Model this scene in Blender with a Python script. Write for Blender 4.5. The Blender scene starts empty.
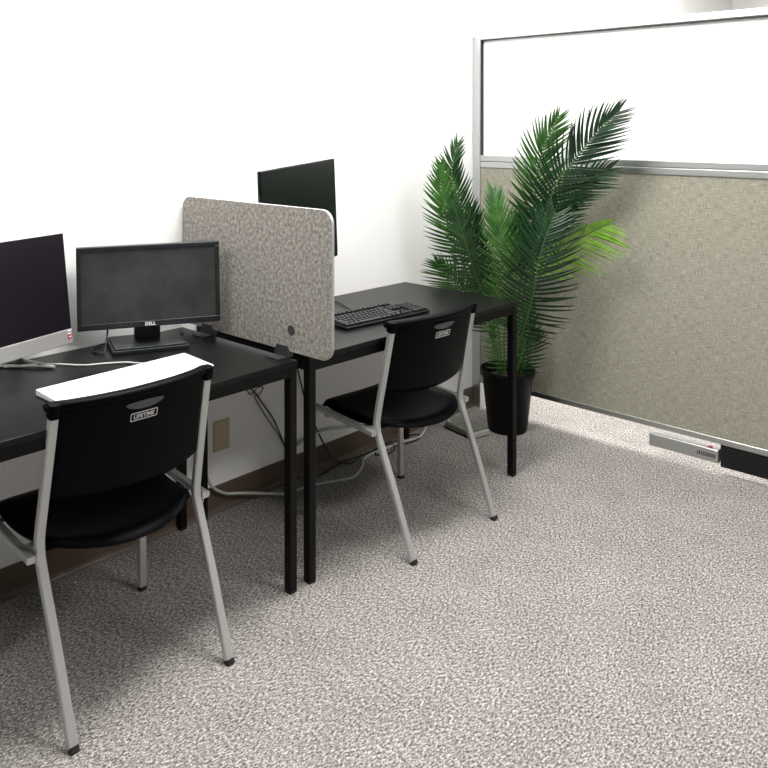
import bpy, bmesh, math, random
from mathutils import Vector, Matrix
random.seed(7)
SC = bpy.context.scene
COL = SC.collection
R = math.radians

# ------------------------------------------------------------------ camera
cam_d = bpy.data.cameras.new('camera'); cam = bpy.data.objects.new('camera', cam_d); COL.objects.link(cam)
SC.camera = cam
cam.location = (-1.8976, -2.5495, 1.4835)
F = Vector((0.71485, 0.69923, -0.00814)); Rt = Vector((0.69925, -0.71487, -0.00052)); Up = Vector((0.00618, 0.00532, 0.99997))
m = Matrix((Rt, Up, -F)).transposed().to_4x4(); m.translation = cam.location
cam.matrix_world = m
cam_d.sensor_width = 36.0; cam_d.sensor_fit = 'HORIZONTAL'
cam_d.lens = 830.2 / 768 * 36
cam_d.shift_x = (384 - 334.1) / 768
cam_d.shift_y = -(384 - 132.8) / 768
cam_d.clip_start = 0.05

# ------------------------------------------------------------------ world, exposure
w = bpy.data.worlds.new('world'); SC.world = w; w.use_nodes = True
w.node_tree.nodes['Background'].inputs[0].default_value = (0.9, 0.95, 1, 1)
w.node_tree.nodes['Background'].inputs[1].default_value = 0.02
SC.view_settings.view_transform = 'Standard'; SC.view_settings.look = 'None'
SC.view_settings.gamma = 1; SC.view_settings.exposure = 0.12
SC.view_settings.use_curve_mapping = False

def area(name, loc, sx, sy, power, col=(1, 0.975, 0.95)):
    d = bpy.data.lights.new(name, 'AREA'); d.shape = 'RECTANGLE'; d.size = sx; d.size_y = sy
    d.energy = power; d.color = col
    o = bpy.data.objects.new(name, d); COL.objects.link(o); o.location = loc
    return o
CEIL = 2.75
#           x     y    power
TROFFERS = [(-0.1, -0.72, 60), (1.1, -0.85, 14), (0.5, -3.0, 48), (-2.4, -0.68, 24), (3.0, -0.9, 150), (3.4, -3.4, 30)]
for tx, ty, tp in TROFFERS:
    area('ceiling_lamp', (tx, ty, CEIL - 0.075), 1.1, 0.5, tp)

# ------------------------------------------------------------------ helpers
def mat(name, col, rough=0.5, metal=0.0, spec=0.5, coat=0.0):
    m = bpy.data.materials.new(name); m.use_nodes = True
    b = m.node_tree.nodes['Principled BSDF']
    b.inputs['Base Color'].default_value = (*col, 1); b.inputs['Roughness'].default_value = rough
    b.inputs['Metallic'].default_value = metal; b.inputs['Specular IOR Level'].default_value = spec
    b.inputs['Coat Weight'].default_value = coat
    return m
def nodes(m): return m.node_tree.nodes, m.node_tree.links, m.node_tree.nodes['Principled BSDF']
def tex_noise(m, scale, stops, vec_scale=(1, 1, 1), detail=4, rough=0.6, bump=0.0, bdist=0.002, into_color=True, rot=(0,0,0)):
    N, L, B = nodes(m)
    tc = N.new('ShaderNodeTexCoord'); mp = N.new('ShaderNodeMapping'); mp.inputs['Scale'].default_value = vec_scale
    mp.inputs['Rotation'].default_value = rot
    L.new(tc.outputs['Object'], mp.inputs[0])
    n = N.new('ShaderNodeTexNoise'); n.inputs['Scale'].default_value = scale; n.inputs['Detail'].default_value = detail
    n.inputs['Roughness'].default_value = rough
    L.new(mp.outputs[0], n.inputs['Vector'])
    if into_color:
        r = N.new('ShaderNodeValToRGB'); e = r.color_ramp.elements
        e[0].position, e[0].color = stops[0][0], (*stops[0][1], 1); e[1].position, e[1].color = stops[-1][0], (*stops[-1][1], 1)
        for p, c in stops[1:-1]:
            k = e.new(p); k.color = (*c, 1)
        L.new(n.outputs['Fac'], r.inputs[0]); L.new(r.outputs[0], B.inputs['Base Color'])
    if bump:
        bp = N.new('ShaderNodeBump'); bp.inputs['Strength'].default_value = bump; bp.inputs['Distance'].default_value = bdist
        L.new(n.outputs['Fac'], bp.inputs['Height']); L.new(bp.outputs[0], B.inputs['Normal'])
    return m

def obj(name, bm, m, parent=None, smooth=False, bevel=0.0, seg=2, keep=False):
    me = bpy.data.meshes.new(name)
    if not keep: bmesh.ops.recalc_face_normals(bm, faces=bm.faces[:])
    bm.to_mesh(me); bm.free()
    ms = m if isinstance(m, (list, tuple)) else [m]
    for k in ms: me.materials.append(k)
    if smooth:
        for p in me.polygons: p.use_smooth = True
    o = bpy.data.objects.new(name, me); COL.objects.link(o)
    if parent: o.parent = parent
    if bevel:
        b = o.modifiers.new('bevel', 'BEVEL'); b.width = bevel; b.segments = seg; b.limit_method = 'ANGLE'; b.angle_limit = R(40)
        for p in me.polygons: p.use_smooth = True
        b.harden_normals = True
    return o
def tag(o, label=None, cat=None, group=None, kind=None):
    if label: o['label'] = label
    if cat: o['category'] = cat
    if group: o['group'] = group
    if kind: o['kind'] = kind
    return o
def thing(name, label, cat, loc=(0, 0, 0), rz=0, group=None):
    o = bpy.data.objects.new(name, None); COL.objects.link(o); o.location = loc; o.rotation_euler = (0, 0, rz)
    o.empty_display_size = 0.05
    return tag(o, label, cat, group)
def NB(): return bmesh.new()
def box(bm, x0, x1, y0, y1, z0, z1, M=None, mi=0):
    v = [Vector((x, y, z)) for z in (z0, z1) for y in (y0, y1) for x in (x0, x1)]
    if M: v = [M @ p for p in v]
    v = [bm.verts.new(p) for p in v]
    for f in ((0, 2, 3, 1), (4, 5, 7, 6), (0, 1, 5, 4), (2, 6, 7, 3), (0, 4, 6, 2), (1, 3, 7, 5)):
        bm.faces.new([v[i] for i in f]).material_index = mi
    return bm
def BX(*a, **k): return box(NB(), *a, **k)
def smooth_path(pts, n=6, closed=False):
    P = [Vector(p) for p in pts]; out = []
    for i in range(len(P) - 1):
        p0 = P[max(i - 1, 0)]; p1 = P[i]; p2 = P[i + 1]; p3 = P[min(i + 2, len(P) - 1)]
        for k in range(n):
            t = k / n
            out.append(0.5 * ((2 * p1) + (-p0 + p2) * t + (2 * p0 - 5 * p1 + 4 * p2 - p3) * t * t + (-p0 + 3 * p1 - 3 * p2 + p3) * t ** 3))
    out.append(P[-1]); return out
def sweep(bm, path, prof, ref=Vector((1, 0, 0)), scale=None, mi=0):
    """sweep a closed profile [(a, b)] along path; a is measured along ref, b across it"""
    P = [Vector(p) for p in path]; rings = []
    ref = Vector(ref)
    for i, p in enumerate(P):
        if i == 0: t = P[1] - P[0]
        elif i == len(P) - 1: t = P[-1] - P[-2]
        else: t = (P[i + 1] - P[i]).normalized() + (P[i] - P[i - 1]).normalized()
        t = t.normalized()
        a = ref - t * ref.dot(t)
        if a.length < 1e-4: a = Vector((0, 0, 1)) - t * t.z
        a.normalize(); b = t.cross(a)
        s = scale(i / (len(P) - 1)) if scale else 1
        rings.append([bm.verts.new(p + a * (q[0] * s) + b * (q[1] * s)) for q in prof])
    n = len(prof)
    for r0, r1 in zip(rings, rings[1:]):
        for k in range(n):
            bm.faces.new((r0[k], r0[(k + 1) % n], r1[(k + 1) % n], r1[k])).material_index = mi
    bm.faces.new(rings[0][::-1]).material_index = mi; bm.faces.new(rings[-1]).material_index = mi
    return bm
def circ(r, n=10): return [(r * math.cos(2 * math.pi * k / n), r * math.sin(2 * math.pi * k / n)) for k in range(n)]
def rrect(w, h, r, n=4):
    out = []
    for cx, cy, a0 in ((w / 2 - r, h / 2 - r, 0), (-w / 2 + r, h / 2 - r, 90), (-w / 2 + r, -h / 2 + r, 180), (w / 2 - r, -h / 2 + r, 270)):
        for k in range(n + 1):
            a = R(a0 + 90 * k / n); out.append((cx + r * math.cos(a), cy + r * math.sin(a)))
    return out
def tube(path, r, n=8, **k): return sweep(NB(), path, circ(r, n), **k)
def lathe(bm, prof, seg=40, cx=0, cy=0, mi=0, cap0=True, cap1=False):
    rings = []
    for r, z in prof: rings.append([bm.verts.new((cx + r * math.cos(2 * math.pi * k / seg), cy + r * math.sin(2 * math.pi * k / seg), z)) for k in range(seg)])
    for a, b in zip(rings, rings[1:]):
        for k in range(seg): bm.faces.new((a[k], a[(k + 1) % seg], b[(k + 1) % seg], b[k])).material_index = mi
    if cap0: bm.faces.new(rings[0][::-1])
    if cap1: bm.faces.new(rings[-1])
    return bm
def prism(bm, prof, M, d):
    """closed 2D profile extruded by d along local z of matrix M"""
    a = [bm.verts.new(M @ Vector((x, y, 0))) for x, y in prof]; b = [bm.verts.new(M @ Vector((x, y, d))) for x, y in prof]
    n = len(prof); bm.faces.new(a[::-1]); bm.faces.new(b)
    for k in range(n): bm.faces.new((a[k], a[(k + 1) % n], b[(k + 1) % n], b[k]))
    return bm
def text_bm(s, size, M, depth=0.0006, bold=0.0):
    c = bpy.data.curves.new('lettering', 'FONT'); c.body = s; c.size = size; c.align_x = 'CENTER'; c.align_y = 'CENTER'
    c.extrude = depth / 2; c.offset = bold
    o = bpy.data.objects.new('lettering', c); COL.objects.link(o)
    dg = bpy.context.evaluated_depsgraph_get(); me = bpy.data.meshes.new_from_object(o.evaluated_get(dg))
    bm = NB(); bm.from_mesh(me); bpy.data.objects.remove(o); bpy.data.curves.remove(c); bpy.data.meshes.remove(me)
    bmesh.ops.transform(bm, matrix=M, verts=bm.verts[:])
    return bm

# ------------------------------------------------------------------ materials
M_wall = tex_noise(mat('painted_wall', (0.86, 0.865, 0.86), 0.6, spec=0.3), 90, [(0, (0.86, 0.865, 0.86)), (1, (0.86, 0.865, 0.86))], detail=3, bump=0.25, bdist=0.002, into_color=False)
M_side = mat('bounce_cut_grey_wall', (0.25, 0.25, 0.25), 0.7)  # unseen walls; dark tone chosen to cut bounce light
M_ceil = tex_noise(mat('ceiling_tile', (0.42, 0.42, 0.41), 0.9), 120, None, into_color=False, bump=0.3)  # unseen ceiling; tone lowered to cut bounce light
M_base = mat('brown_vinyl', (0.105, 0.073, 0.052), 0.45)
M_alu = tex_noise(mat('brushed_aluminium', (0.58, 0.60, 0.60), 0.32, metal=1.0), 60, None, vec_scale=(1, 1, 1), into_color=False, bump=0.02)
M_silver = mat('silver_painted_steel', (0.52, 0.53, 0.53), 0.36, metal=0.55)
M_gasket = mat('black_gasket', (0.006, 0.006, 0.007), 0.5)
M_black = mat('black_desk_steel', (0.0015, 0.0015, 0.0018), 0.5, spec=0.2)
M_rub = mat('black_rubber', (0.008, 0.008, 0.008), 0.7)
M_plastic = tex_noise(mat('black_moulded_plastic', (0.0010, 0.0013, 0.0022), 0.40, spec=0.06), 700, None, into_color=False, bump=0.08, bdist=0.0006)
M_slot = mat('lit_grip_and_button_grey', (0.075, 0.075, 0.08), 0.5)  # grip grey paints light on the recess lip; monitor buttons share it
M_white = mat('white_lettering', (0.85, 0.85, 0.85), 0.5)
M_logo = mat('grey_white_lettering', (0.6, 0.6, 0.6), 0.5)
M_top = tex_noise(mat('black_brown_laminate', (0.02, 0.02, 0.02), 0.33, spec=0.2), 14,
    [(0.3, (0.005, 0.005, 0.005)), (0.7, (0.009, 0.009, 0.009))], vec_scale=(1, 8, 1), detail=6, bump=0.05, bdist=0.001)
def carpet():
    m = mat('loop_pile_carpet', (0.4, 0.38, 0.36), 0.95, spec=0.1); N, L, B = nodes(m)
    tc = N.new('ShaderNodeTexCoord')
    def nz(scale, det, sc=(1, 1, 1), rot=0):
        mp = N.new('ShaderNodeMapping'); mp.inputs['Scale'].default_value = sc; mp.inputs['Rotation'].default_value = (0, 0, rot)
        L.new(tc.outputs['Object'], mp.inputs[0]); n = N.new('ShaderNodeTexNoise'); n.inputs['Scale'].default_value = scale
        n.inputs['Detail'].default_value = det; n.inputs['Roughness'].default_value = 0.7; L.new(mp.outputs[0], n.inputs['Vector']); return n
    a = nz(88, 4, (1, 1.9, 1), 0.9); b = nz(210, 2); c = nz(5, 3)
    def math_(op, x, y):
        k = N.new('ShaderNodeMath'); k.operation = op
        for i, q in enumerate((x, y)):
            if hasattr(q, 'outputs'): L.new(q.outputs['Fac'] if 'Fac' in q.outputs else q.outputs[0], k.inputs[i])
            else: k.inputs[i].default_value = q
        return k
    s = math_('ADD', math_('MULTIPLY', a, 0.62), math_('MULTIPLY', b, 0.38))
    s = math_('ADD', s, math_('MULTIPLY', math_('SUBTRACT', c, 0.5), 0.05))
    r = N.new('ShaderNodeValToRGB'); e = r.color_ramp.elements
    e[0].position = 0.41; e[0].color = (0.06, 0.055, 0.052, 1); e[1].position = 0.59; e[1].color = (0.60, 0.575, 0.545, 1)
    k = e.new(0.47); k.color = (0.19, 0.18, 0.168, 1); k = e.new(0.53); k.color = (0.32, 0.303, 0.288, 1)
    L.new(s.outputs[0], r.inputs[0]); L.new(r.outputs[0], B.inputs['Base Color'])
    bp = N.new('ShaderNodeBump'); bp.inputs['Strength'].default_value = 0.6; bp.inputs['Distance'].default_value = 0.004
    L.new(s.outputs[0], bp.inputs['Height']); L.new(bp.outputs[0], B.inputs['Normal'])
    return m
M_carpet = carpet()
def woven():
    m = mat('woven_tan_fabric', (0.3, 0.28, 0.22), 0.95, spec=0.1); N, L, B = nodes(m)
    tc = N.new('ShaderNodeTexCoord'); outs = []
    for sc, s in (((1, 6, 90), 4.6), ((1, 90, 6), 4.6), ((1, 1, 1), 190)):
        mp = N.new('ShaderNodeMapping'); mp.inputs['Scale'].default_value = sc; L.new(tc.outputs['Object'], mp.inputs[0])
        n = N.new('ShaderNodeTexNoise'); n.inputs['Scale'].default_value = s; n.inputs['Detail'].default_value = 3; L.new(mp.outputs[0], n.inputs['Vector']); outs.append(n)
    a = N.new('ShaderNodeMath'); a.operation = 'ADD'; L.new(outs[0].outputs['Fac'], a.inputs[0]); L.new(outs[1].outputs['Fac'], a.inputs[1])
    b = N.new('ShaderNodeMath'); b.operation = 'MULTIPLY_ADD'; L.new(outs[2].outputs['Fac'], b.inputs[0]); b.inputs[1].default_value = 0.5; L.new(a.outputs[0], b.inputs[2])
    c = N.new('ShaderNodeMath'); c.operation = 'MULTIPLY'; L.new(b.outputs[0], c.inputs[0]); c.inputs[1].default_value = 0.4
    r = N.new('ShaderNodeValToRGB'); e = r.color_ramp.elements
    e[0].position = 0.38; e[0].color = (0.175, 0.168, 0.135, 1); e[1].position = 0.62; e[1].color = (0.40, 0.39, 0.32, 1)
    L.new(c.outputs[0], r.inputs[0]); L.new(r.outputs[0], B.inputs['Base Color'])
    bp = N.new('ShaderNodeBump'); bp.inputs['Strength'].default_value = 0.4; bp.inputs['Distance'].default_value = 0.001
    L.new(c.outputs[0], bp.inputs['Height']); L.new(bp.outputs[0], B.inputs['Normal'])
    return m
M_woven = woven()
M_felt = tex_noise(mat('heathered_felt', (0.3, 0.28, 0.25), 0.95, spec=0.1), 85,
    [(0.30, (0.14, 0.13, 0.117)), (0.5, (0.31, 0.293, 0.265)), (0.70, (0.55, 0.525, 0.485))], detail=5, rough=0.7, bump=0.3, bdist=0.001)
M_feltedge = tex_noise(mat('pale_felt_edge', (0.55, 0.55, 0.55), 0.9, spec=0.1), 200, [(0.3, (0.4, 0.4, 0.4)), (0.7, (0.52, 0.52, 0.52))], bump=0.2)
M_clamp = mat('charcoal_clamp', (0.035, 0.035, 0.04), 0.5)
M_board = mat('white_laminate', (0.88, 0.885, 0.88), 0.35, spec=0.3)
def leafmat(name, c0, c1):
    m = mat(name, c0, 0.33, spec=0.45)
    tex_noise(m, 18, [(0.35, c0), (0.65, c1)], detail=2)
    return m
M_leaf = [leafmat('shaded_green_leaf', (0.004, 0.020, 0.008), (0.010, 0.042, 0.013)),  # darker copy: shade on two fronds' undersides put into the green
          leafmat('deep_green_leaf', (0.008, 0.032, 0.010), (0.02, 0.075, 0.018)),
          leafmat('mid_green_leaf', (0.022, 0.085, 0.014), (0.06, 0.17, 0.03)),
          leafmat('lit_green_leaf', (0.20, 0.46, 0.04), (0.36, 0.66, 0.09))]  # brighter copy: light falling on one frond put into the green
M_stem = mat('green_stem', (0.05, 0.11, 0.025), 0.45)
M_soil = tex_noise(mat('dark_moss', (0.02, 0.02, 0.015), 0.95), 60, [(0.3, (0.006, 0.006, 0.005)), (0.7, (0.05, 0.05, 0.04))], bump=1, bdist=0.01)
M_pot = mat('black_nursery_plastic', (0.0015, 0.0015, 0.0018), 0.5, spec=0.2)
M_screenA = mat('purple_black_glossy_screen', (0.005, 0.003, 0.007), 0.25, spec=0.3)
M_screenB = tex_noise(mat('smudged_matte_screen', (0.035, 0.038, 0.037), 0.5, spec=0.3), 9,
    [(0.38, (0.034, 0.037, 0.036)), (0.6, (0.050, 0.054, 0.052))], detail=3)
M_screenC = mat('green_black_screen', (0.0012, 0.003, 0.0025), 0.3, spec=0.25)
M_bez = mat('black_bezel', (0.011, 0.014, 0.016), 0.42)
M_gloss = mat('glossy_black_plastic', (0.004, 0.004, 0.004), 0.2)
M_chin = mat('silver_plastic', (0.42, 0.42, 0.42), 0.35, metal=0.5)
M_kbw = mat('white_plastic', (0.86, 0.87, 0.88), 0.4)
M_kbk = mat('key_black_plastic', (0.004, 0.004, 0.005), 0.3, spec=0.4)
M_cabw = mat('pale_grey_cable', (0.52, 0.52, 0.50), 0.5)
M_cabk = mat('black_cable', (0.006, 0.006, 0.006), 0.5)
M_beige = mat('beige_plastic', (0.48, 0.42, 0.27), 0.5)
M_red = mat('red_sticker', (0.4, 0.02, 0.03), 0.4)
M_feltw = mat('shade_dulled_white_plastic', (0.42, 0.42, 0.38), 0.5)  # white dulled to paint the shade on the power box front
M_adapter = tex_noise(mat('grey_green_plastic', (0.27, 0.28, 0.23), 0.6), 30, [(0.3, (0.12, 0.125, 0.10)), (0.7, (0.19, 0.195, 0.165))])  # grey-green, darkened to stand in for shade on the box
M_diff = bpy.data.materials.new('lamp_diffuser'); M_diff.use_nodes = True
_b = M_diff.node_tree.nodes['Principled BSDF']; _b.inputs['Base Color'].default_value = (0.9, 0.9, 0.9, 1)
_b.inputs['Emission Color'].default_value = (1, 0.98, 0.94, 1); _b.inputs['Emission Strength'].default_value = 3.0

# ------------------------------------------------------------------ setting
X0, X1, Y0, Y1 = -3.6, 5.6, -5.2, 0.0
def struct(name, bm, m, **k): return tag(obj(name, bm, m, **k), kind='structure')
struct('floor', BX(X0, X1, Y0, Y1, -0.05, 0), M_carpet)
struct('ceiling', BX(X0, X1, Y0, Y1, CEIL, CEIL + 0.05), M_ceil)
struct('wall_left', BX(X0 - .1, X1 + .1, 0, 0.1, 0, CEIL), M_wall)
struct('wall_right', BX(X0 - .1, X1 + .1, Y0 - 0.1, Y0, 0, CEIL), M_side)
struct('wall_far', BX(X1, X1 + 0.1, Y0, Y1, 0, CEIL), M_wall)
struct('wall_back', BX(X0 - 0.1, X0, Y0, Y1, 0, CEIL), M_side)
def cove(x0, x1):
    prof = [(0, 0), (-0.014, 0), (-0.0135, 0.003), (-0.008, 0.010), (-0.005, 0.020), (-0.004, 0.098), (-0.003, 0.102), (0, 0.102)]
    bm = NB(); a = [bm.verts.new((x0, y, z)) for y, z in prof]; b = [bm.verts.new((x1, y, z)) for y, z in prof]
    n = len(prof)
    for k in range(n): bm.faces.new((a[k], a[(k + 1) % n], b[(k + 1) % n], b[k]))
    bm.faces.new(a[::-1]); bm.faces.new(b); return bm
struct('baseboard_left', cove(X0, X1), M_base)

for i, (tx, ty, tp) in enumerate(TROFFERS):
    t = thing('ceiling_light', 'recessed fluorescent ceiling light panel above the office floor', 'ceiling light', (tx, ty, CEIL), 0, 'ceiling light panels')
    fr = NB()
    for a in ((-.6, .6, -.3, -.275), (-.6, .6, .275, .3), (-.6, -.575, -.275, .275), (.575, .6, -.275, .275)): box(fr, *a, -0.05, 0)
    obj('frame', fr, M_white, t)
    obj('diffuser', BX(-.575, .575, -.275, .275, -0.03, -0.01), M_diff, t)

# ------------------------------------------------------------------ office partition
PX, PT = 1.755, 0.07
t = thing('office_partition', 'tall cubicle partition with tan woven fabric below and a white panel in an aluminium frame above', 'partition', (PX, 0, 0))
Yp0, Yp1 = -2.75, -0.001
t1 = 1.966
def PB(y0, y1, z0, z1, x0=0, x1=PT): return BX(x0, x1, y0, y1, z0, z1)
obj('post', PB(-0.050, Yp1, 0.0, t1 - 0.02), M_alu, t, bevel=0.004)
obj('post', PB(Yp0 - 0.04, Yp0 + 0.005, 0.0, t1 - 0.02), M_alu, t, bevel=0.004)
obj('top_rail', PB(Yp0 - 0.04, Yp1, t1 - 0.032, t1), M_alu, t, bevel=0.005)
obj('middle_rail', PB(Yp0, -0.050, 1.299, 1.329), M_alu, t, bevel=0.003)
obj('middle_rail', PB(Yp0, -0.050, 1.266, 1.297), M_alu, t, bevel=0.003)
obj('bottom_rail', PB(Yp0, -0.050, 0.132, 0.158), M_alu, t, bevel=0.003)
obj('fabric_panel', PB(Yp0, -0.050, 0.158, 1.266, 0.006, PT - 0.006), M_woven, t)
obj('white_panel', PB(Yp0, -0.05, 1.327, t1 - 0.033, 0.026, PT - 0.026), M_board, t)
g = NB()
box(g, 0.004, 0.0255, -0.0535, -0.0505, 1.3295, t1 - 0.0325); box(g, 0.004, 0.0255, Yp0, -0.0535, t1 - 0.036, t1 - 0.0325)
obj('gasket', g, M_gasket, t)
c = obj('raceway_cover', PB(-1.262, -0.962, 0.052, 0.108, -0.012, 0.03), M_alu, t, bevel=0.004)
Mx = Matrix(((0, 0, -1, -0.0125), (-1, 0, 0, -1.2), (0, 1, 0, 0.078), (0, 0, 0, 1)))
tx = NB()
for k in range(9): box(tx, -0.0135, -0.0115, -1.175 - 0.0085 * k - 0.0045, -1.175 - 0.0085 * k, 0.072, 0.088)
obj('embossed_marking', tx, M_clamp, c)
obj('red_clip', PB(-1.232, -1.214, 0.1085, 0.113, 0.002, 0.01), M_red, c)
gr = NB(); box(gr, 0.01, 0.05, Yp0, -1.264, 0.035, 0.131)
for k in range(9): box(gr, 0.006, 0.01, Yp0, -1.27, 0.04 + 0.0105 * k, 0.044 + 0.0105 * k)
obj('vent_grille', gr, M_gasket, t)

# ------------------------------------------------------------------ desks
W, D, LW, H = 1.2, 0.622, 0.0295, 0.74
def desk(name, label, ox, oy, rz, left):
    t = thing(name, label, 'desk', (ox, oy, 0), rz, 'black office desks')
    x0, x1 = (-W, 0) if left else (0, W)
    obj('tabletop', BX(x0 - 0.001, x1 + 0.001, -0.002, D, H - 0.018, H), M_top, t, bevel=0.0025)
    for x in (x0, x1 - LW):
        for y in (0, D - LW):
            l = obj('leg', BX(x, x + LW, y, y + LW, 0.008, H - 0.0185), M_black, t, bevel=0.0025)
            obj('foot_cap', BX(x + .001, x + LW - .001, y + .001, y + LW - .001, 0, 0.008), M_rub, l)
    ap = NB()
    box(ap, x0 + LW, x1 - LW, 0.002, 0.022, H - 0.050, H - 0.0185); box(ap, x0 + LW, x1 - LW, D - 0.022, D - 0.002, H - 0.050, H - 0.0185)
    box(ap, x0 + 0.004, x0 + 0.024, LW, D - LW, H - 0.050, H - 0.0185); box(ap, x1 - 0.024, x1 - 0.004, LW, D - LW, H - 0.050, H - 0.0185)
    obj('apron_frame', ap, M_black, t)
    return t
desk('desk', 'black desk on the left under two monitors and the white keyboard', -0.0977, -0.6235, 0.0, True)
desk('desk', 'black desk nearest the potted palm, holding the black keyboard', -0.0442, -0.6245, -0.0184, False)

# ------------------------------------------------------------------ felt desk divider
t = thing('desk_divider', 'grey heathered felt privacy screen with rounded corners standing between the two desks', 'desk divider', (-0.098, -0.391, 0.760))
prof = rrect(0.776, 0.466, 0.045, 8)
Mp = Matrix(((0, 0, 1, 0), (1, 0, 0, 0), (0, 1, 0, 0.233), (0, 0, 0, 1)))
bm = NB(); n = len(prof)
a = [bm.verts.new(Mp @ Vector((x, y, 0))) for x, y in prof]; b = [bm.verts.new(Mp @ Vector((x, y, 0.012))) for x, y in prof]
bm.faces.new(a[::-1]); bm.faces.new(b)
for k in range(n): bm.faces.new((a[k], a[(k + 1) % n], b[(k + 1) % n], b[k])).material_index = 1
obj('felt_panel', bm, [M_felt, M_feltedge], t, bevel=0.002)
gm = NB(); Mg = Matrix(((0, 0, 1, -0.0025), (1, 0, 0, -0.206), (0, 1, 0, 0.071), (0, 0, 0, 1)))
prism(gm, circ(0.0155, 24), Mg, 0.003); obj('grommet', gm, M_clamp, t)
for yy in (-0.165, 0.235):
    c = NB(); Mc = Matrix(((0, 0, -1, -0.0005), (1, 0, 0, yy), (0, 1, 0, -0.0195), (0, 0, 0, 1)))
    prism(c, [(-0.034, 0), (0.034, 0), (0.031, 0.026), (0.024, 0.036), (-0.024, 0.036), (-0.031, 0.026)], Mc, 0.005)
    o = obj('clamp', c, M_clamp, t, bevel=0.001)
    bmk = BX(-0.045, 0.018, yy - 0.03, yy + 0.03, -0.0195, -0.017)
    box(bmk, -0.0005, 0.018, yy - 0.03, yy + 0.03, -0.017, -0.0)
    obj('clamp_plate', bmk, M_clamp, o)

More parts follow.
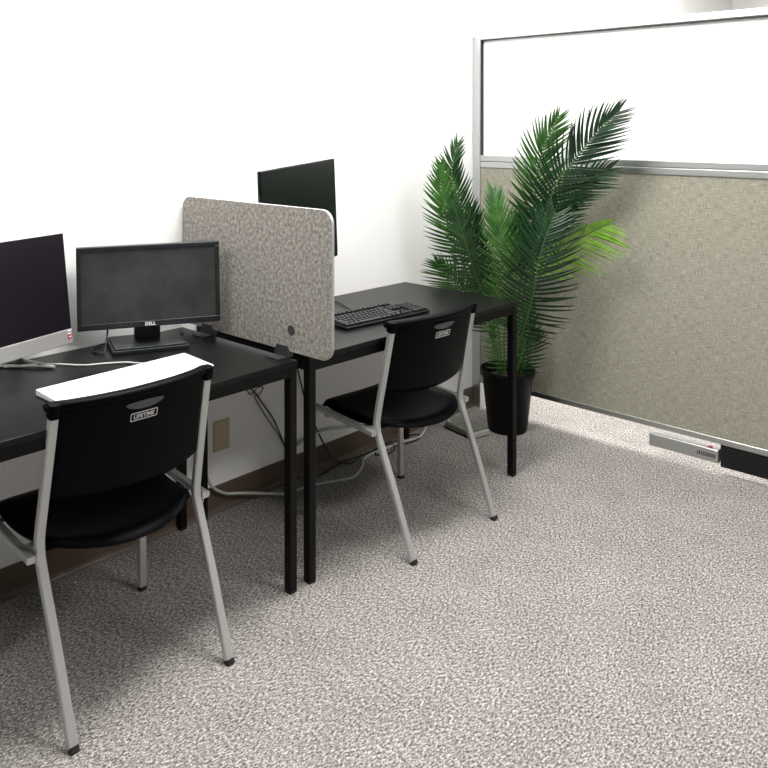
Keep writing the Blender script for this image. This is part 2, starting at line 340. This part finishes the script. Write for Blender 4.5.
# ------------------------------------------------------------------ chairs
def chair(name, label, loc, rz):
    t = thing(name, label, 'chair', loc, rz, 'black plastic stacking chairs')
    pr = rrect(0.025, 0.018, 0.003, 1)
    for s in (-1, 1):
        # rear leg runs up into the back post
        P = smooth_path([(s * .2305, 0.0, 0.008), (s * .2335, .080, .215), (s * .236, .148, .375), (s * .236, .1625, .425), (s * .236, .158, .475), (s * .232, .130, .62), (s * .228, .098, .782)], 6)
        l = obj('rear_leg', sweep(NB(), P, pr), M_silver, t, smooth=False)
        obj('foot_cap', sweep(NB(), [(s * .2305, -0.004, 0), (s * .2305, 0.001, 0.012)], rrect(0.025, 0.022, 0.004, 2)), M_rub, l)
        P = smooth_path([(s * .262, 0.150, 0.409), (s * .262, .30, .420), (s * .262, .43, .430), (s * .261, .474, .425), (s * .261, .490, .395), (s * .258, .494, .2), (s * .255, .489, .008)], 6)
        l = obj('front_leg', sweep(NB(), P, pr), M_silver, t)
        obj('foot_cap', sweep(NB(), [(s * .255, .489, 0), (s * .255, .489, 0.012)], rrect(0.025, 0.022, 0.004, 2)), M_rub, l)
        for a in ((.2475, .2505, .146, .185, .393, .425), (.20, .26, .205, .235, .400, .412), (.20, .26, .38, .41, .405, .418)):
            obj('bracket', BX(min(s * a[0], s * a[1]), max(s * a[0], s * a[1]), *a[2:]), M_silver, t)
    # seat: dished shell, rear edge bowed back and turned down
    bm = NB(); nx, ny = 20, 18; top = []
    for j in range(ny + 1):
        row = []
        for i in range(nx + 1):
            u = -1 + 2 * i / nx; v = j / ny
            hw = 0.221 + 0.019 * min(1, v * 1.6)
            yr = 0.060 + 0.105 * abs(u) ** 2.2
            yf = 0.485 - 0.03 * abs(u) ** 4
            y = yr + (yf - yr) * v
            z = 0.434 + 0.010 * u * u + 0.012 * v - 0.016 * math.sin(math.pi * min(v * 1.15, 1))
            z -= 0.020 * max(0, 1 - v / 0.08) ** 2 + 0.03 * max(0, (v - 0.9) / 0.1) ** 2
            z -= 0.012 * max(0, (abs(u) - 0.9) / 0.1) ** 2
            row.append(bm.verts.new((u * hw, y, z)))
        top.append(row)
    for j in range(ny):
        for i in range(nx): bm.faces.new((top[j][i], top[j][i + 1], top[j + 1][i + 1], top[j + 1][i]))
    o = obj('seat', bm, M_plastic, t, smooth=True, keep=True)
    so = o.modifiers.new('thick', 'SOLIDIFY'); so.thickness = 0.012; so.offset = -1
    bv = o.modifiers.new('bev', 'BEVEL'); bv.width = 0.003; bv.segments = 2; bv.angle_limit = R(50)
    # backrest
    def bk(u, v):   # u -1..1 across, v 0..1 up
        zb = 0.556 - 0.030 * (1 - abs(u) ** 2.2); zt = 0.800 - 0.006 * u * u
        z = zb + (zt - zb) * v
        yp = 0.158 - (z - 0.475) * 0.196
        y = yp - 0.012 - 0.040 * (1 - u * u) * (0.75 + 0.25 * v) + 0.010 * abs(u) ** 6
        return Vector((u * 0.226, y, z))
    bm = NB(); g = [[bm.verts.new(bk(-1 + 2 * i / nx, j / 14)) for i in range(nx + 1)] for j in range(15)]
    for j in range(14):
        for i in range(nx): bm.faces.new((g[j][i], g[j][i + 1], g[j + 1][i + 1], g[j + 1][i]))
    o = obj('backrest', bm, M_plastic, t, smooth=True, keep=True)
    so = o.modifiers.new('thick', 'SOLIDIFY'); so.thickness = 0.010; so.offset = -1
    back = o
    # rolled top lip with corner caps over the posts
    P = []
    for i in range(25):
        u = -1.09 + 2.18 * i / 24; uu = max(-1, min(1, u))
        p = bk(uu, 1); P.append(Vector((u * 0.2235, p.y + 0.013, 0.797 - 0.004 * abs(u) ** 3)))
    lip = sweep(NB(), P, [(x, y) for x, y in rrect(0.021, 0.036, 0.0095, 4)], ref=(0, 0, 1))
    obj('top_lip', lip, M_plastic, back, smooth=True)
    for s in (-1, 1):
        cp = sweep(NB(), [(s * .2290, .102, .768), (s * .2285, .098, .785), (s * .2285, .096, .803)], rrect(0.030, 0.031, 0.009, 4))
        obj('corner_cap', cp, M_plastic, back, bevel=0.002)
    # grip recess and logo plate follow the curve of the back's rear face
    def on_back(x, z, off):
        p = bk(x / 0.222, 0.0); u = x / 0.222
        zb = 0.556 - 0.030 * (1 - abs(u) ** 2.2); zt = 0.800 - 0.006 * u * u
        q = bk(u, (z - zb) / (zt - zb)); return Vector((x, q.y - off, z))
    def wrap(bm, zc, off):
        for vtx in bm.verts: vtx.co = on_back(vtx.co.x, zc + vtx.co.y, off + vtx.co.z)
        return bm
    sh = []
    for k in range(25): a = math.pi + math.pi * k / 24; sh.append((0.056 * math.cos(a), 0.006 + 0.017 * math.sin(a)))
    for k in range(1, 12): a = math.pi * k / 12; sh.append((0.055 * math.cos(a), 0.006 + 0.005 * math.sin(a)))
    gb = NB(); prism(gb, sh, Matrix.Identity(4), 0.0025); obj('grip_recess', wrap(gb, 0.762, 0.0003), M_slot, back)  # grey crescent stands in for the recess's lit lower lip
    fr = NB(); A_ = rrect(0.080, 0.0225, 0.003, 3); B_ = rrect(0.0755, 0.018, 0.002, 3); n = len(A_)
    for z in (0.0, 0.001):
        pass
    va = [fr.verts.new((x, y, 0.0008)) for x, y in A_]; vb = [fr.verts.new((x, y, 0.0008)) for x, y in B_]
    for k in range(n): fr.faces.new((va[k], va[(k + 1) % n], vb[(k + 1) % n], vb[k]))
    lp = obj('logo_frame', wrap(fr, 0.731, 0.0012), M_logo, back)
    so = lp.modifiers.new('t', 'SOLIDIFY'); so.thickness = 0.0008
    tb = text_bm('LIFETIME', 0.0160, Matrix.Translation((0, -0.0008, 0)), bold=0.0004)
    obj('logo_text', wrap(tb, 0.731, 0.0018), M_logo, lp)
    return t
chair('stacking_chair', 'black plastic chair with silver legs in front of the white keyboard, the nearer one', (-0.701, -0.741, 0), -0.022)
chair('stacking_chair', 'black plastic chair with silver legs in front of the black keyboard, the farther one', (0.522, -0.789, 0), -0.036)

# ------------------------------------------------------------------ monitors
def rotm(loc, yaw, pit, rol): return Matrix.Translation(loc) @ Matrix.Rotation(R(yaw), 4, 'Z') @ Matrix.Rotation(R(pit), 4, 'X') @ Matrix.Rotation(R(rol), 4, 'Y')
def bezel_bm(M, w, h, b, d, bb=None):
    bb = b if bb is None else bb; bm = NB()
    for a in ((-w/2, w/2, h/2 - b, h/2), (-w/2, w/2, -h/2, -h/2 + bb), (-w/2, -w/2 + b, -h/2 + bb, h/2 - b), (w/2 - b, w/2, -h/2 + bb, h/2 - b)):
        box(bm, a[0], a[1], 0, d, a[2], a[3], M)
    return bm
# square black monitor, dusty screen
t = thing('computer_monitor', 'small black monitor with thick bezel and smudged dark grey screen beside the felt divider', 'monitor', (-0.345, -0.135, 0.741))
L = lambda x, y, z: (x, y, z)
M = Matrix.Translation((-t.location.x, -t.location.y, -t.location.z)) @ rotm((-0.355, -0.182, 0.953), -30, -0.8, -0.8)
obj('bezel', bezel_bm(M, .466, .272, .014, .030, .020), M_bez, t, bevel=0.002)
obj('screen', BX(-.219, .219, .004, .02, -.116, .122, M=M), M_screenB, t)
hs = NB(); box(hs, -.225, .225, .02, .045, -.128, .128, M); box(hs, -.14, .14, .045, .062, -.09, .09, M); obj('rear_housing', hs, M_bez, t, bevel=0.004)
obj('logo_text', text_bm('DELL', 0.0155, M @ Matrix.Translation((0.0, -0.0006, -0.1265)) @ Matrix.Rotation(R(90), 4, 'X'), bold=0.0006), M_white, t)
bt = NB()
for k in range(5): box(bt, -0.13 + 0.016 * k, -0.121 + 0.016 * k, -0.001, 0.001, -0.1265, -0.1245, M)
obj('button', bt, M_slot, t)
Ms = Matrix.Translation((0.005, -0.005, 0)) @ Matrix.Rotation(R(-24), 4, 'Z')
obj('stand_column', BX(-.036, .050, .022, .050, .012, .16, M=Ms), M_bez, t, bevel=0.003)
bs = NB(); box(bs, -.122, .128, -.085, .105, 0, .013, Ms); box(bs, -.114, .120, -.078, .098, .013, .019, Ms)
o = obj('stand_base', bs, M_bez, t, bevel=0.002)
# silver monitor with chin
t = thing('computer_monitor', 'silver monitor with deep lower bezel and black screen at the left end of the desk', 'monitor', (-0.84, -0.16, 0.741))
M = Matrix.Translation(-Vector(t.location)) @ rotm((-0.871, -0.181, 0.972), 14.8, -6.6, -0.2)
obj('housing', BX(-.269, .269, .002, .016, -.174, .174, M=M), M_chin, t, bevel=0.002)
obj('screen', BX(-.2665, .2665, -.001, .004, -.127, .172, M=M), M_screenA, t)
obj('lower_bezel', BX(-.269, .269, -.003, .012, -.174, -.128, M=M), M_chin, t, bevel=0.002)
hs = NB(); box(hs, -.20, .20, .016, .045, -.165, .06, M); obj('rear_housing', hs, M_chin, t, bevel=0.006)
o = obj('white_sticker', BX(.250, .262, -.0042, -.003, -.143, -.131, M=M), M_white, t)
obj('sticker_print', BX(.252, .260, -.0046, -.0041, -.139, -.135, M=M), M_bez, o)
o = obj('red_sticker', BX(.250, .262, -.0042, -.003, -.158, -.1445, M=M), M_red, t)
obj('sticker_print', BX(.2525, .2595, -.0046, -.0041, -.153, -.150, M=M), M_white, o)
st = NB()
for a, b in (((.157, -.004), (.03, .143)), ((.157, -.004), (.122, .146)), ((.03, .143), (.122, .146))):
    sweep(st, [(a[0], a[1], .0055), (b[0], b[1], .0055)], circ(.005, 8), ref=(0, 0, 1))
sweep(st, [(.118, .142, .006), (.06, .09, .10)], circ(.008, 8))
obj('wire_stand', st, M_chin, t)
# far monitor behind the divider
t = thing('computer_monitor', 'thin black monitor partly hidden behind the felt divider on the farther desk', 'monitor', (0.27, -0.24, 0.741))
M = Matrix.Translation(-Vector(t.location)) @ rotm((0.250, -0.281, 1.14), 19.4, -1.2, -2.2)
obj('housing', BX(-.303, .3055, .001, .012, -.20, .20, M=M), M_gloss, t, bevel=0.002)
obj('screen', BX(-.299, .3015, -.001, .003, -.186, .196, M=M), M_screenC, t)
hs = NB(); box(hs, -.15, .15, .012, .05, -.12, .10, M); obj('rear_housing', hs, M_bez, t, bevel=0.006)
Ms = Matrix.Translation((0.0, 0.01, 0)) @ Matrix.Rotation(R(10), 4, 'Z')
obj('stand_column', BX(-.03, .03, .030, .05, .012, .33, M=Ms), M_bez, t, bevel=0.003)
obj('stand_base', BX(-.13, .145, -.09, .10, 0, .014, M=Ms), M_gloss, t, bevel=0.003)

# ------------------------------------------------------------------ keyboards
def keyrows(M, w, d, z0, kh, full=True):
    """numeric-pad keyboard layout, 1u = w/22.8"""
    bm = NB(); u = (w - 0.012) / 22.6; dy = (d - 0.012) / 6.6
    def key(x, r, wd=1.0, h=1.0):
        x0 = -w / 2 + 0.006 + x * u; y1 = d / 2 - 0.006 - r * dy
        g = 0.0012; i = 0.0022
        b = [(x0 + g, y1 - dy * h + g), (x0 + u * wd - g, y1 - dy * h + g), (x0 + u * wd - g, y1 - g), (x0 + g, y1 - g)]
        t_ = [(x0 + g + i, y1 - dy * h + g + i), (x0 + u * wd - g - i, y1 - dy * h + g + i), (x0 + u * wd - g - i, y1 - g - i * .5), (x0 + g + i, y1 - g - i * .5)]
        vb = [bm.verts.new(M @ Vector((x_, y_, z0))) for x_, y_ in b]; vt = [bm.verts.new(M @ Vector((x_, y_, z0 + kh))) for x_, y_ in t_]
        bm.faces.new(vt)
        for k in range(4): bm.faces.new((vb[k], vb[(k + 1) % 4], vt[(k + 1) % 4], vt[k]))
    key(0, 0)
    for g in range(3):
        for k in range(4): key(2 + g * 4.4 + k, 0)
    for k in range(13): key(k, 1.6)
    key(13, 1.6, 2)
    key(0, 2.6, 1.5); [key(1.5 + k, 2.6) for k in range(12)]; key(13.5, 2.6, 1.5)
    key(0, 3.6, 1.75); [key(1.75 + k, 3.6) for k in range(11)]; key(12.75, 3.6, 2.25)
    key(0, 4.6, 2.25); [key(2.25 + k, 4.6) for k in range(10)]; key(12.25, 4.6, 2.75)
    for x, wd in ((0, 1.25), (1.25, 1.25), (2.5, 1.25), (3.75, 6.2), (9.95, 1.25), (11.2, 1.25), (12.45, 1.25), (13.7, 1.3)): key(x, 5.6, wd)
    for k in range(3): key(15.3 + k, 0); key(15.3 + k, 1.6); key(15.3 + k, 2.6); key(15.3 + k, 5.6)
    key(16.3, 4.6)
    for r in (1.6, 2.6, 3.6, 4.6): [key(18.6 + k, r) for k in range(3)]
    key(18.6, 5.6, 2); key(20.6, 5.6); key(21.6, 1.6); key(21.6, 2.6, 1, 2); key(21.6, 4.6, 1, 2)
    return bm
def wedge(M, w, d, h0, h1, z=0.0):
    bm = NB(); v = []
    for x in (-w/2, w/2):
        v.append([bm.verts.new(M @ Vector(q)) for q in ((x, -d/2, z), (x, d/2, z), (x, d/2, h1), (x, -d/2, h0))])
    a, b = v
    bm.faces.new(a[::-1]); bm.faces.new(b)
    for k in range(4): bm.faces.new((a[k], a[(k + 1) % 4], b[(k + 1) % 4], b[k]))
    return bm
I4 = Matrix.Identity(4)
def keyboard(label, loc, rz, w, d, h0, h1, mb, mk, kh):
    t = thing('keyboard', label, 'keyboard', loc, R(rz))
    obj('body', wedge(I4, w, d, h0, h1), mb, t, bevel=0.003)
    Mk = Matrix.Translation((0, 0, (h0 + h1) / 2 - 0.0005)) @ Matrix.Rotation(math.atan2(h1 - h0, d), 4, 'X')
    k = obj('keycaps', keyrows(Mk, w, d, 0, kh), mk, t); k['label'] = 'rows of keycaps'
    return t
keyboard('slim white keyboard on the left desk behind the nearer chair back', (-0.588, -0.434, 0.741), 1.5, 0.505, 0.150, 0.009, 0.018, M_kbw, M_kbw, 0.002)
keyboard('full size black keyboard on the farther desk beside the felt divider', (0.512, -0.418, 0.741), -4, 0.45, 0.158, 0.010, 0.022, M_kbk, M_kbk, 0.008)

# ------------------------------------------------------------------ wall plate, cables, floor box
t = thing('wall_plate', 'beige blank outlet plate low on the white wall under the desks', 'outlet', (0.083, 0, 0.290))
obj('plate', BX(-.038, .038, -.006, 0, -.0575, .0575), M_beige, t, bevel=0.002)
for z in (-.03, .03): obj('screw', prism(NB(), circ(.003, 10), Matrix.Translation((0, -.006, z)) @ Matrix.Rotation(R(90), 4, 'X'), .001), M_beige, t)
def cable(name, label, pts, r, m, n=6, k=8): return tag(obj(name, tube(smooth_path(pts, n), r, k, ref=Vector((0.13, 0.21, 0.97))), m, smooth=True), label, 'cable')
cable('power_cable', 'thick pale grey cable running along the carpet and brown baseboard beneath both desks',
    [(-.02, -.020, .20), (0.02, -.022, .12), (0.075, -.024, .075), (0.13, -.03, .058), (0.20, -.04, .04), (0.27, -.055, .02), (0.345, -.085, .0055), (0.473, -.105, .0055), (0.632, -.17, .0055), (0.71, -.15, .0055), (0.77, -.115, .0055), (0.83, -.07, .0055), (0.93, -.06, .0055), (1.08, -.07, .0055), (1.17, -.09, .0055), (1.25, -.07, .0055), (1.33, -.04, .03), (1.38, -.04, .06), (1.39, -.075, .055), (1.395, -.13, .034)], 0.0055, M_cabw)
cable('power_cable', 'grey cable rising along the wall just above the baseboard under the farther desk',
    [(0.415, -.012, .10), (0.44, -.012, .135), (0.49, -.012, .150), (0.56, -.012, .165), (0.66, -.012, .165), (0.80, -.012, .14)], 0.006, M_cabw)
cable('black_cord', 'thin black cord hanging down the wall from the left desk edge beside the beige plate',
    [(0.10, -.03, .675), (0.14, -.02, .57), (0.19, -.012, .470), (0.24, -.010, .425), (0.29, -.009, .361), (0.345, -.009, .287), (0.393, -.010, .188), (0.42, -.014, .11), (0.45, -.03, .03), (0.52, -.05, .004), (0.62, -.05, .004)], 0.0028, M_cabk)
cable('black_cord', 'thin black cord looping twice on the wall right of the beige plate',
    [(0.17, -.02, .49), (0.22, -.010, .418), (0.26, -.009, .435), (0.29, -.009, .43), (0.27, -.009, .405), (0.245, -.009, .405), (0.28, -.009, .345), (0.325, -.009, .28), (0.37, -.009, .22), (0.41, -.012, .15)], 0.002, M_cabk)
cable('black_cord', 'black cord drooping to the carpet behind the farther desk leg and chair',
    [(0.44, -.03, .672), (0.47, -.012, .50), (0.505, -.010, .38), (0.53, -.010, .30), (0.56, -.012, .24), (0.60, -.014, .16), (0.66, -.03, .05), (0.74, -.06, .006), (0.86, -.035, .004), (0.98, -.05, .004), (1.06, -.08, .004), (1.15, -.10, .004), (1.22, -.075, .004), (1.20, -.045, .004), (1.10, -.035, .004)], 0.0035, M_cabk)
cable('black_cord', 'black cord tangled on the carpet at the wall under the farther chair',
    [(0.62, -.045, .004), (0.75, -.03, .004), (0.88, -.05, .011), (0.97, -.04, .011), (1.03, -.06, .011), (1.0, -.10, .004), (0.93, -.11, .004), (0.90, -.07, .004), (0.99, -.045, .018), (1.08, -.055, .012)], 0.003, M_cabk)
cable('white_cord', 'white cord from the silver monitor curving over the left desk to the white keyboard',
    [(-0.79, -.05, .744), (-0.74, -.07, .744), (-0.69, -.10, .744), (-0.654, -.142, .744), (-0.606, -.205, .744), (-0.551, -.235, .744), (-0.50, -.27, .744), (-0.47, -.32, .744), (-0.46, -.354, .748)], 0.0028, M_cabw)
cable('black_cord', 'black cord trailing from the small black monitor over the back of the left desk',
    [(-0.455, -.09, .86), (-0.465, -.10, .80), (-0.485, -.12, .755), (-0.50, -.13, .745), (-0.51, -.09, .745), (-0.47, -.035, .745), (-0.40, -.025, .745)], 0.003, M_cabk)
cable('black_cord', 'black cord of the black keyboard curving back across the farther desk',
    [(0.50, -.338, .757), (0.505, -.31, .750), (0.535, -.26, .7445), (0.57, -.19, .7445), (0.60, -.12, .7445), (0.56, -.06, .7445), (0.45, -.03, .7445)], 0.0025, M_cabk)
cable('black_cord', 'black cord coiled on the left desk behind the small black monitor',
    [(-0.34, -.03, .7445), (-0.28, -.05, .7445), (-0.24, -.03, .7445), (-0.20, -.06, .7445), (-0.17, -.10, .7445), (-0.14, -.05, .7445)], 0.0035, M_cabk)

t = thing('power_adapter', 'flat grey and white plastic power box on the carpet beside the black plant pot', 'power adapter', (1.425, -.200, 0), R(-12))
obj('body', BX(-.062, .062, -.085, .095, .006, .038), M_adapter, t, bevel=0.010, seg=3)
obj('skirt', BX(-.060, .060, -.088, .093, 0, .012), M_rub, t)
obj('front_cover', BX(-.048, .058, -.098, -.084, .003, .030), M_feltw, t, bevel=0.006, seg=3)

for k, (bx_, by_, lb) in enumerate([(-0.566, -0.071, 'tiny white crumb on the dark carpet close to the brown baseboard behind the nearer chair'),
    (-0.477, -0.217, 'tiny white crumb on the dark carpet just beside the front foot of the nearer chair'),
    (-0.747, -0.173, 'tiny white crumb on the dark carpet left of the nearer chair, leftmost of the crumbs'),
    (1.117, -0.120, 'tiny white crumb on the carpet near the grey cable under the farther chair')]):
    bm = NB(); bmesh.ops.create_icosphere(bm, subdivisions=1, radius=0.0045)
    for v in bm.verts: v.co *= random.uniform(.7, 1.2); v.co.z *= .6
    o = obj('carpet_crumb', bm, M_white); o.location = (bx_, by_, 0.0025); tag(o, lb, 'crumb')

# ------------------------------------------------------------------ potted palm
PXc, PYc = 1.592, -0.322
t = thing('potted_palm', 'tall feathery green palm in a black pot in the corner by the partition', 'potted plant', (PXc, PYc, 0))
pot = lathe(NB(), [(0.090, 0), (0.094, 0.006), (0.122, 0.265), (0.126, 0.268), (0.132, 0.270), (0.1335, 0.298), (0.131, 0.301), (0.126, 0.299), (0.120, 0.262), (0.112, 0.20)], 48)
obj('pot', pot, M_pot, t, smooth=True)
so = NB(); lathe(so, [(0.119, 0.25), (0.08, 0.262), (0.04, 0.268), (0.002, 0.27)], 30, cap0=True, cap1=True)
obj('soil', so, M_soil, t, smooth=True)
CAM = Vector(cam.location)
FRONDS = [
    (0.4, 0.13, 0, [(1.565, -0.297, 0.28), (1.482, -0.294, 0.645), (1.34, -0.288, 0.925), (1.254, -0.27, 1.14), (1.211, -0.267, 1.281), (1.215, -0.298, 1.406)]),
    (0.4, 0.13, 1, [(1.561, -0.293, 0.28), (1.426, -0.309, 0.608), (1.266, -0.285, 0.853), (1.181, -0.267, 1.03), (1.146, -0.259, 1.192), (1.125, -0.264, 1.302)]),
    (0.35, 0.14, 1, [(1.553, -0.299, 0.283), (1.498, -0.283, 0.472), (1.405, -0.244, 0.625), (1.298, -0.204, 0.755), (1.221, -0.168, 0.845)]),
    (0.35, 0.12, 0, [(1.563, -0.309, 0.283), (1.439, -0.323, 0.56), (1.256, -0.347, 0.847), (1.181, -0.339, 1.023), (1.129, -0.328, 1.152)]),
    (0.45, 0.12, 0, [(1.592, -0.296, 0.275), (1.566, -0.267, 0.579), (1.498, -0.237, 0.781), (1.43, -0.237, 0.958), (1.407, -0.241, 1.09)]),
    (0.08, 0.15, 1, [(1.51, -0.355, 0.285), (1.468, -0.382, 0.47), (1.436, -0.418, 0.689), (1.39, -0.426, 0.854), (1.364, -0.426, 1.014), (1.352, -0.413, 1.12), (1.36, -0.391, 1.197)]),
    (0.42, 0.17, 1, [(1.606, -0.339, 0.29), (1.607, -0.393, 0.641), (1.578, -0.46, 0.941), (1.547, -0.498, 1.122), (1.524, -0.529, 1.288), (1.517, -0.564, 1.391), (1.516, -0.605, 1.465), (1.521, -0.638, 1.529)]),
    (0.38, 0.2, 0, [(1.599, -0.36, 0.296), (1.573, -0.458, 0.751), (1.518, -0.61, 1.181), (1.509, -0.714, 1.318), (1.504, -0.78, 1.399), (1.507, -0.853, 1.479), (1.524, -0.927, 1.548)]),
    (0.45, 0.15, 0, [(1.619, -0.353, 0.29), (1.617, -0.431, 0.693), (1.572, -0.553, 1.021), (1.588, -0.682, 1.19), (1.612, -0.849, 1.296)]),
    (0.33, 0.2, 0, [(1.557, -0.375, 0.298), (1.502, -0.431, 0.416), (1.438, -0.508, 0.554), (1.395, -0.576, 0.7), (1.374, -0.611, 0.828), (1.381, -0.644, 0.969), (1.419, -0.681, 1.102)]),
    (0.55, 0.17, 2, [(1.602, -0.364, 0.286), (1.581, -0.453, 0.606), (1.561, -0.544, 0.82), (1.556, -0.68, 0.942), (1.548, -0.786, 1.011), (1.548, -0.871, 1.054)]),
    (0.15, 0.07, 0, [(1.55, -0.396, 0.295), (1.548, -0.436, 0.418), (1.548, -0.463, 0.541), (1.547, -0.474, 0.671)]),
    (0.1, 0.09, 0, [(1.602, -0.392, 0.283), (1.615, -0.433, 0.395), (1.618, -0.464, 0.505)]),
    (0.3, 0.15, 0, [(1.626, -0.303, 0.269), (1.649, -0.322, 0.624), (1.628, -0.369, 0.879), (1.592, -0.402, 1.055)]),
]
for fi, (t0, LL, mi, P) in enumerate(FRONDS):
    rnd = random.Random(100 + fi)
    base = Vector((PXc, PYc, 0)); P = [Vector(p) for p in P]
    b0 = base + (Vector((P[0].x, P[0].y, 0)) - base) * (0.055 / max(0.055, (Vector((P[0].x, P[0].y, 0)) - base).length)); b0.z = 0.25
    P[0] = Vector((b0.x, b0.y, 0.25))
    path = [p - base for p in smooth_path(P, 14)]
    # cumulative length
    S = [0]
    for a, b in zip(path, path[1:]): S.append(S[-1] + (b - a).length)
    tot = S[-1]
    def at(s):
        s = max(0, min(tot - 1e-5, s))
        for i in range(len(S) - 1):
            if S[i + 1] >= s:
                f = (s - S[i]) / max(1e-9, S[i + 1] - S[i]); return path[i].lerp(path[i + 1], f), (path[i + 1] - path[i]).normalized()
    bm = NB(); s = t0 * tot; sp = 0.0215
    facing = Vector((-0.80, -0.60, 0.12)).normalized()   # the blades of each frond open towards the room
    tw = rnd.uniform(-0.35, 0.35)
    while s < tot:
        q = (s - t0 * tot) / (tot * (1 - t0))
        p, tg = at(s)
        side = tg.cross(facing).normalized(); nrm = side.cross(tg).normalized()
        side = (Matrix.Rotation(tw, 3, tg) @ side); nrm = (Matrix.Rotation(tw, 3, tg) @ nrm)
        ln = LL * (0.50 + 0.50 * math.sin(math.pi * min(1, 0.15 + q * 0.70))) * (1 if q < .75 else 1 - 0.50 * (q - .75) / .25)
        ang = R(86 if fi == 9 else 74) - R(50) * q ** 1.3
        for sd in (-1, 1):
            droop = 0.5 if mi == 2 else 0.16; l = ln * rnd.uniform(.92, 1.06); a = ang + rnd.uniform(-.07, .07)
            d = side * sd * math.sin(a) + tg * math.cos(a) + nrm * rnd.uniform(-.05, .16)
            d.normalize(); segs = 6; wmax = 0.0062 * min(1, 0.35 + 0.65 * l / (LL * 0.85))
            wd = (tg - d * tg.dot(d)).normalized()
            rows = []
            for k in range(segs + 1):
                f = k / segs
                c = p + d * l * f + Vector((0, 0, -1)) * l * droop * f * f + tg * l * 0.34 * f * f
                ww = wmax * (math.sin(math.pi * (0.10 + 0.90 * f) ** 0.72) ** 0.8 if f < 1 else 0.02)
                nn = d.cross(wd).normalized()
                lim = lambda v: Vector((min(v.x, PX - 0.006 - PXc), min(v.y, -0.006 - PYc), v.z))
                rows.append([bm.verts.new(lim(c - wd * ww + nn * ww * .35)), bm.verts.new(lim(c)), bm.verts.new(lim(c + wd * ww + nn * ww * .35))])
            for r0, r1 in zip(rows, rows[1:]):
                bm.faces.new((r0[0], r0[1], r1[1], r1[0])); bm.faces.new((r0[1], r0[2], r1[2], r1[1]))
        s += sp * (1 - 0.30 * q)
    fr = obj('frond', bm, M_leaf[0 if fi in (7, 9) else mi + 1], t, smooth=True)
    obj('stem', sweep(NB(), path, circ(0.0042, 8), ref=Vector((1, 0.2, 0)), scale=lambda f: 1.15 - 0.85 * f), M_stem, fr, smooth=True)
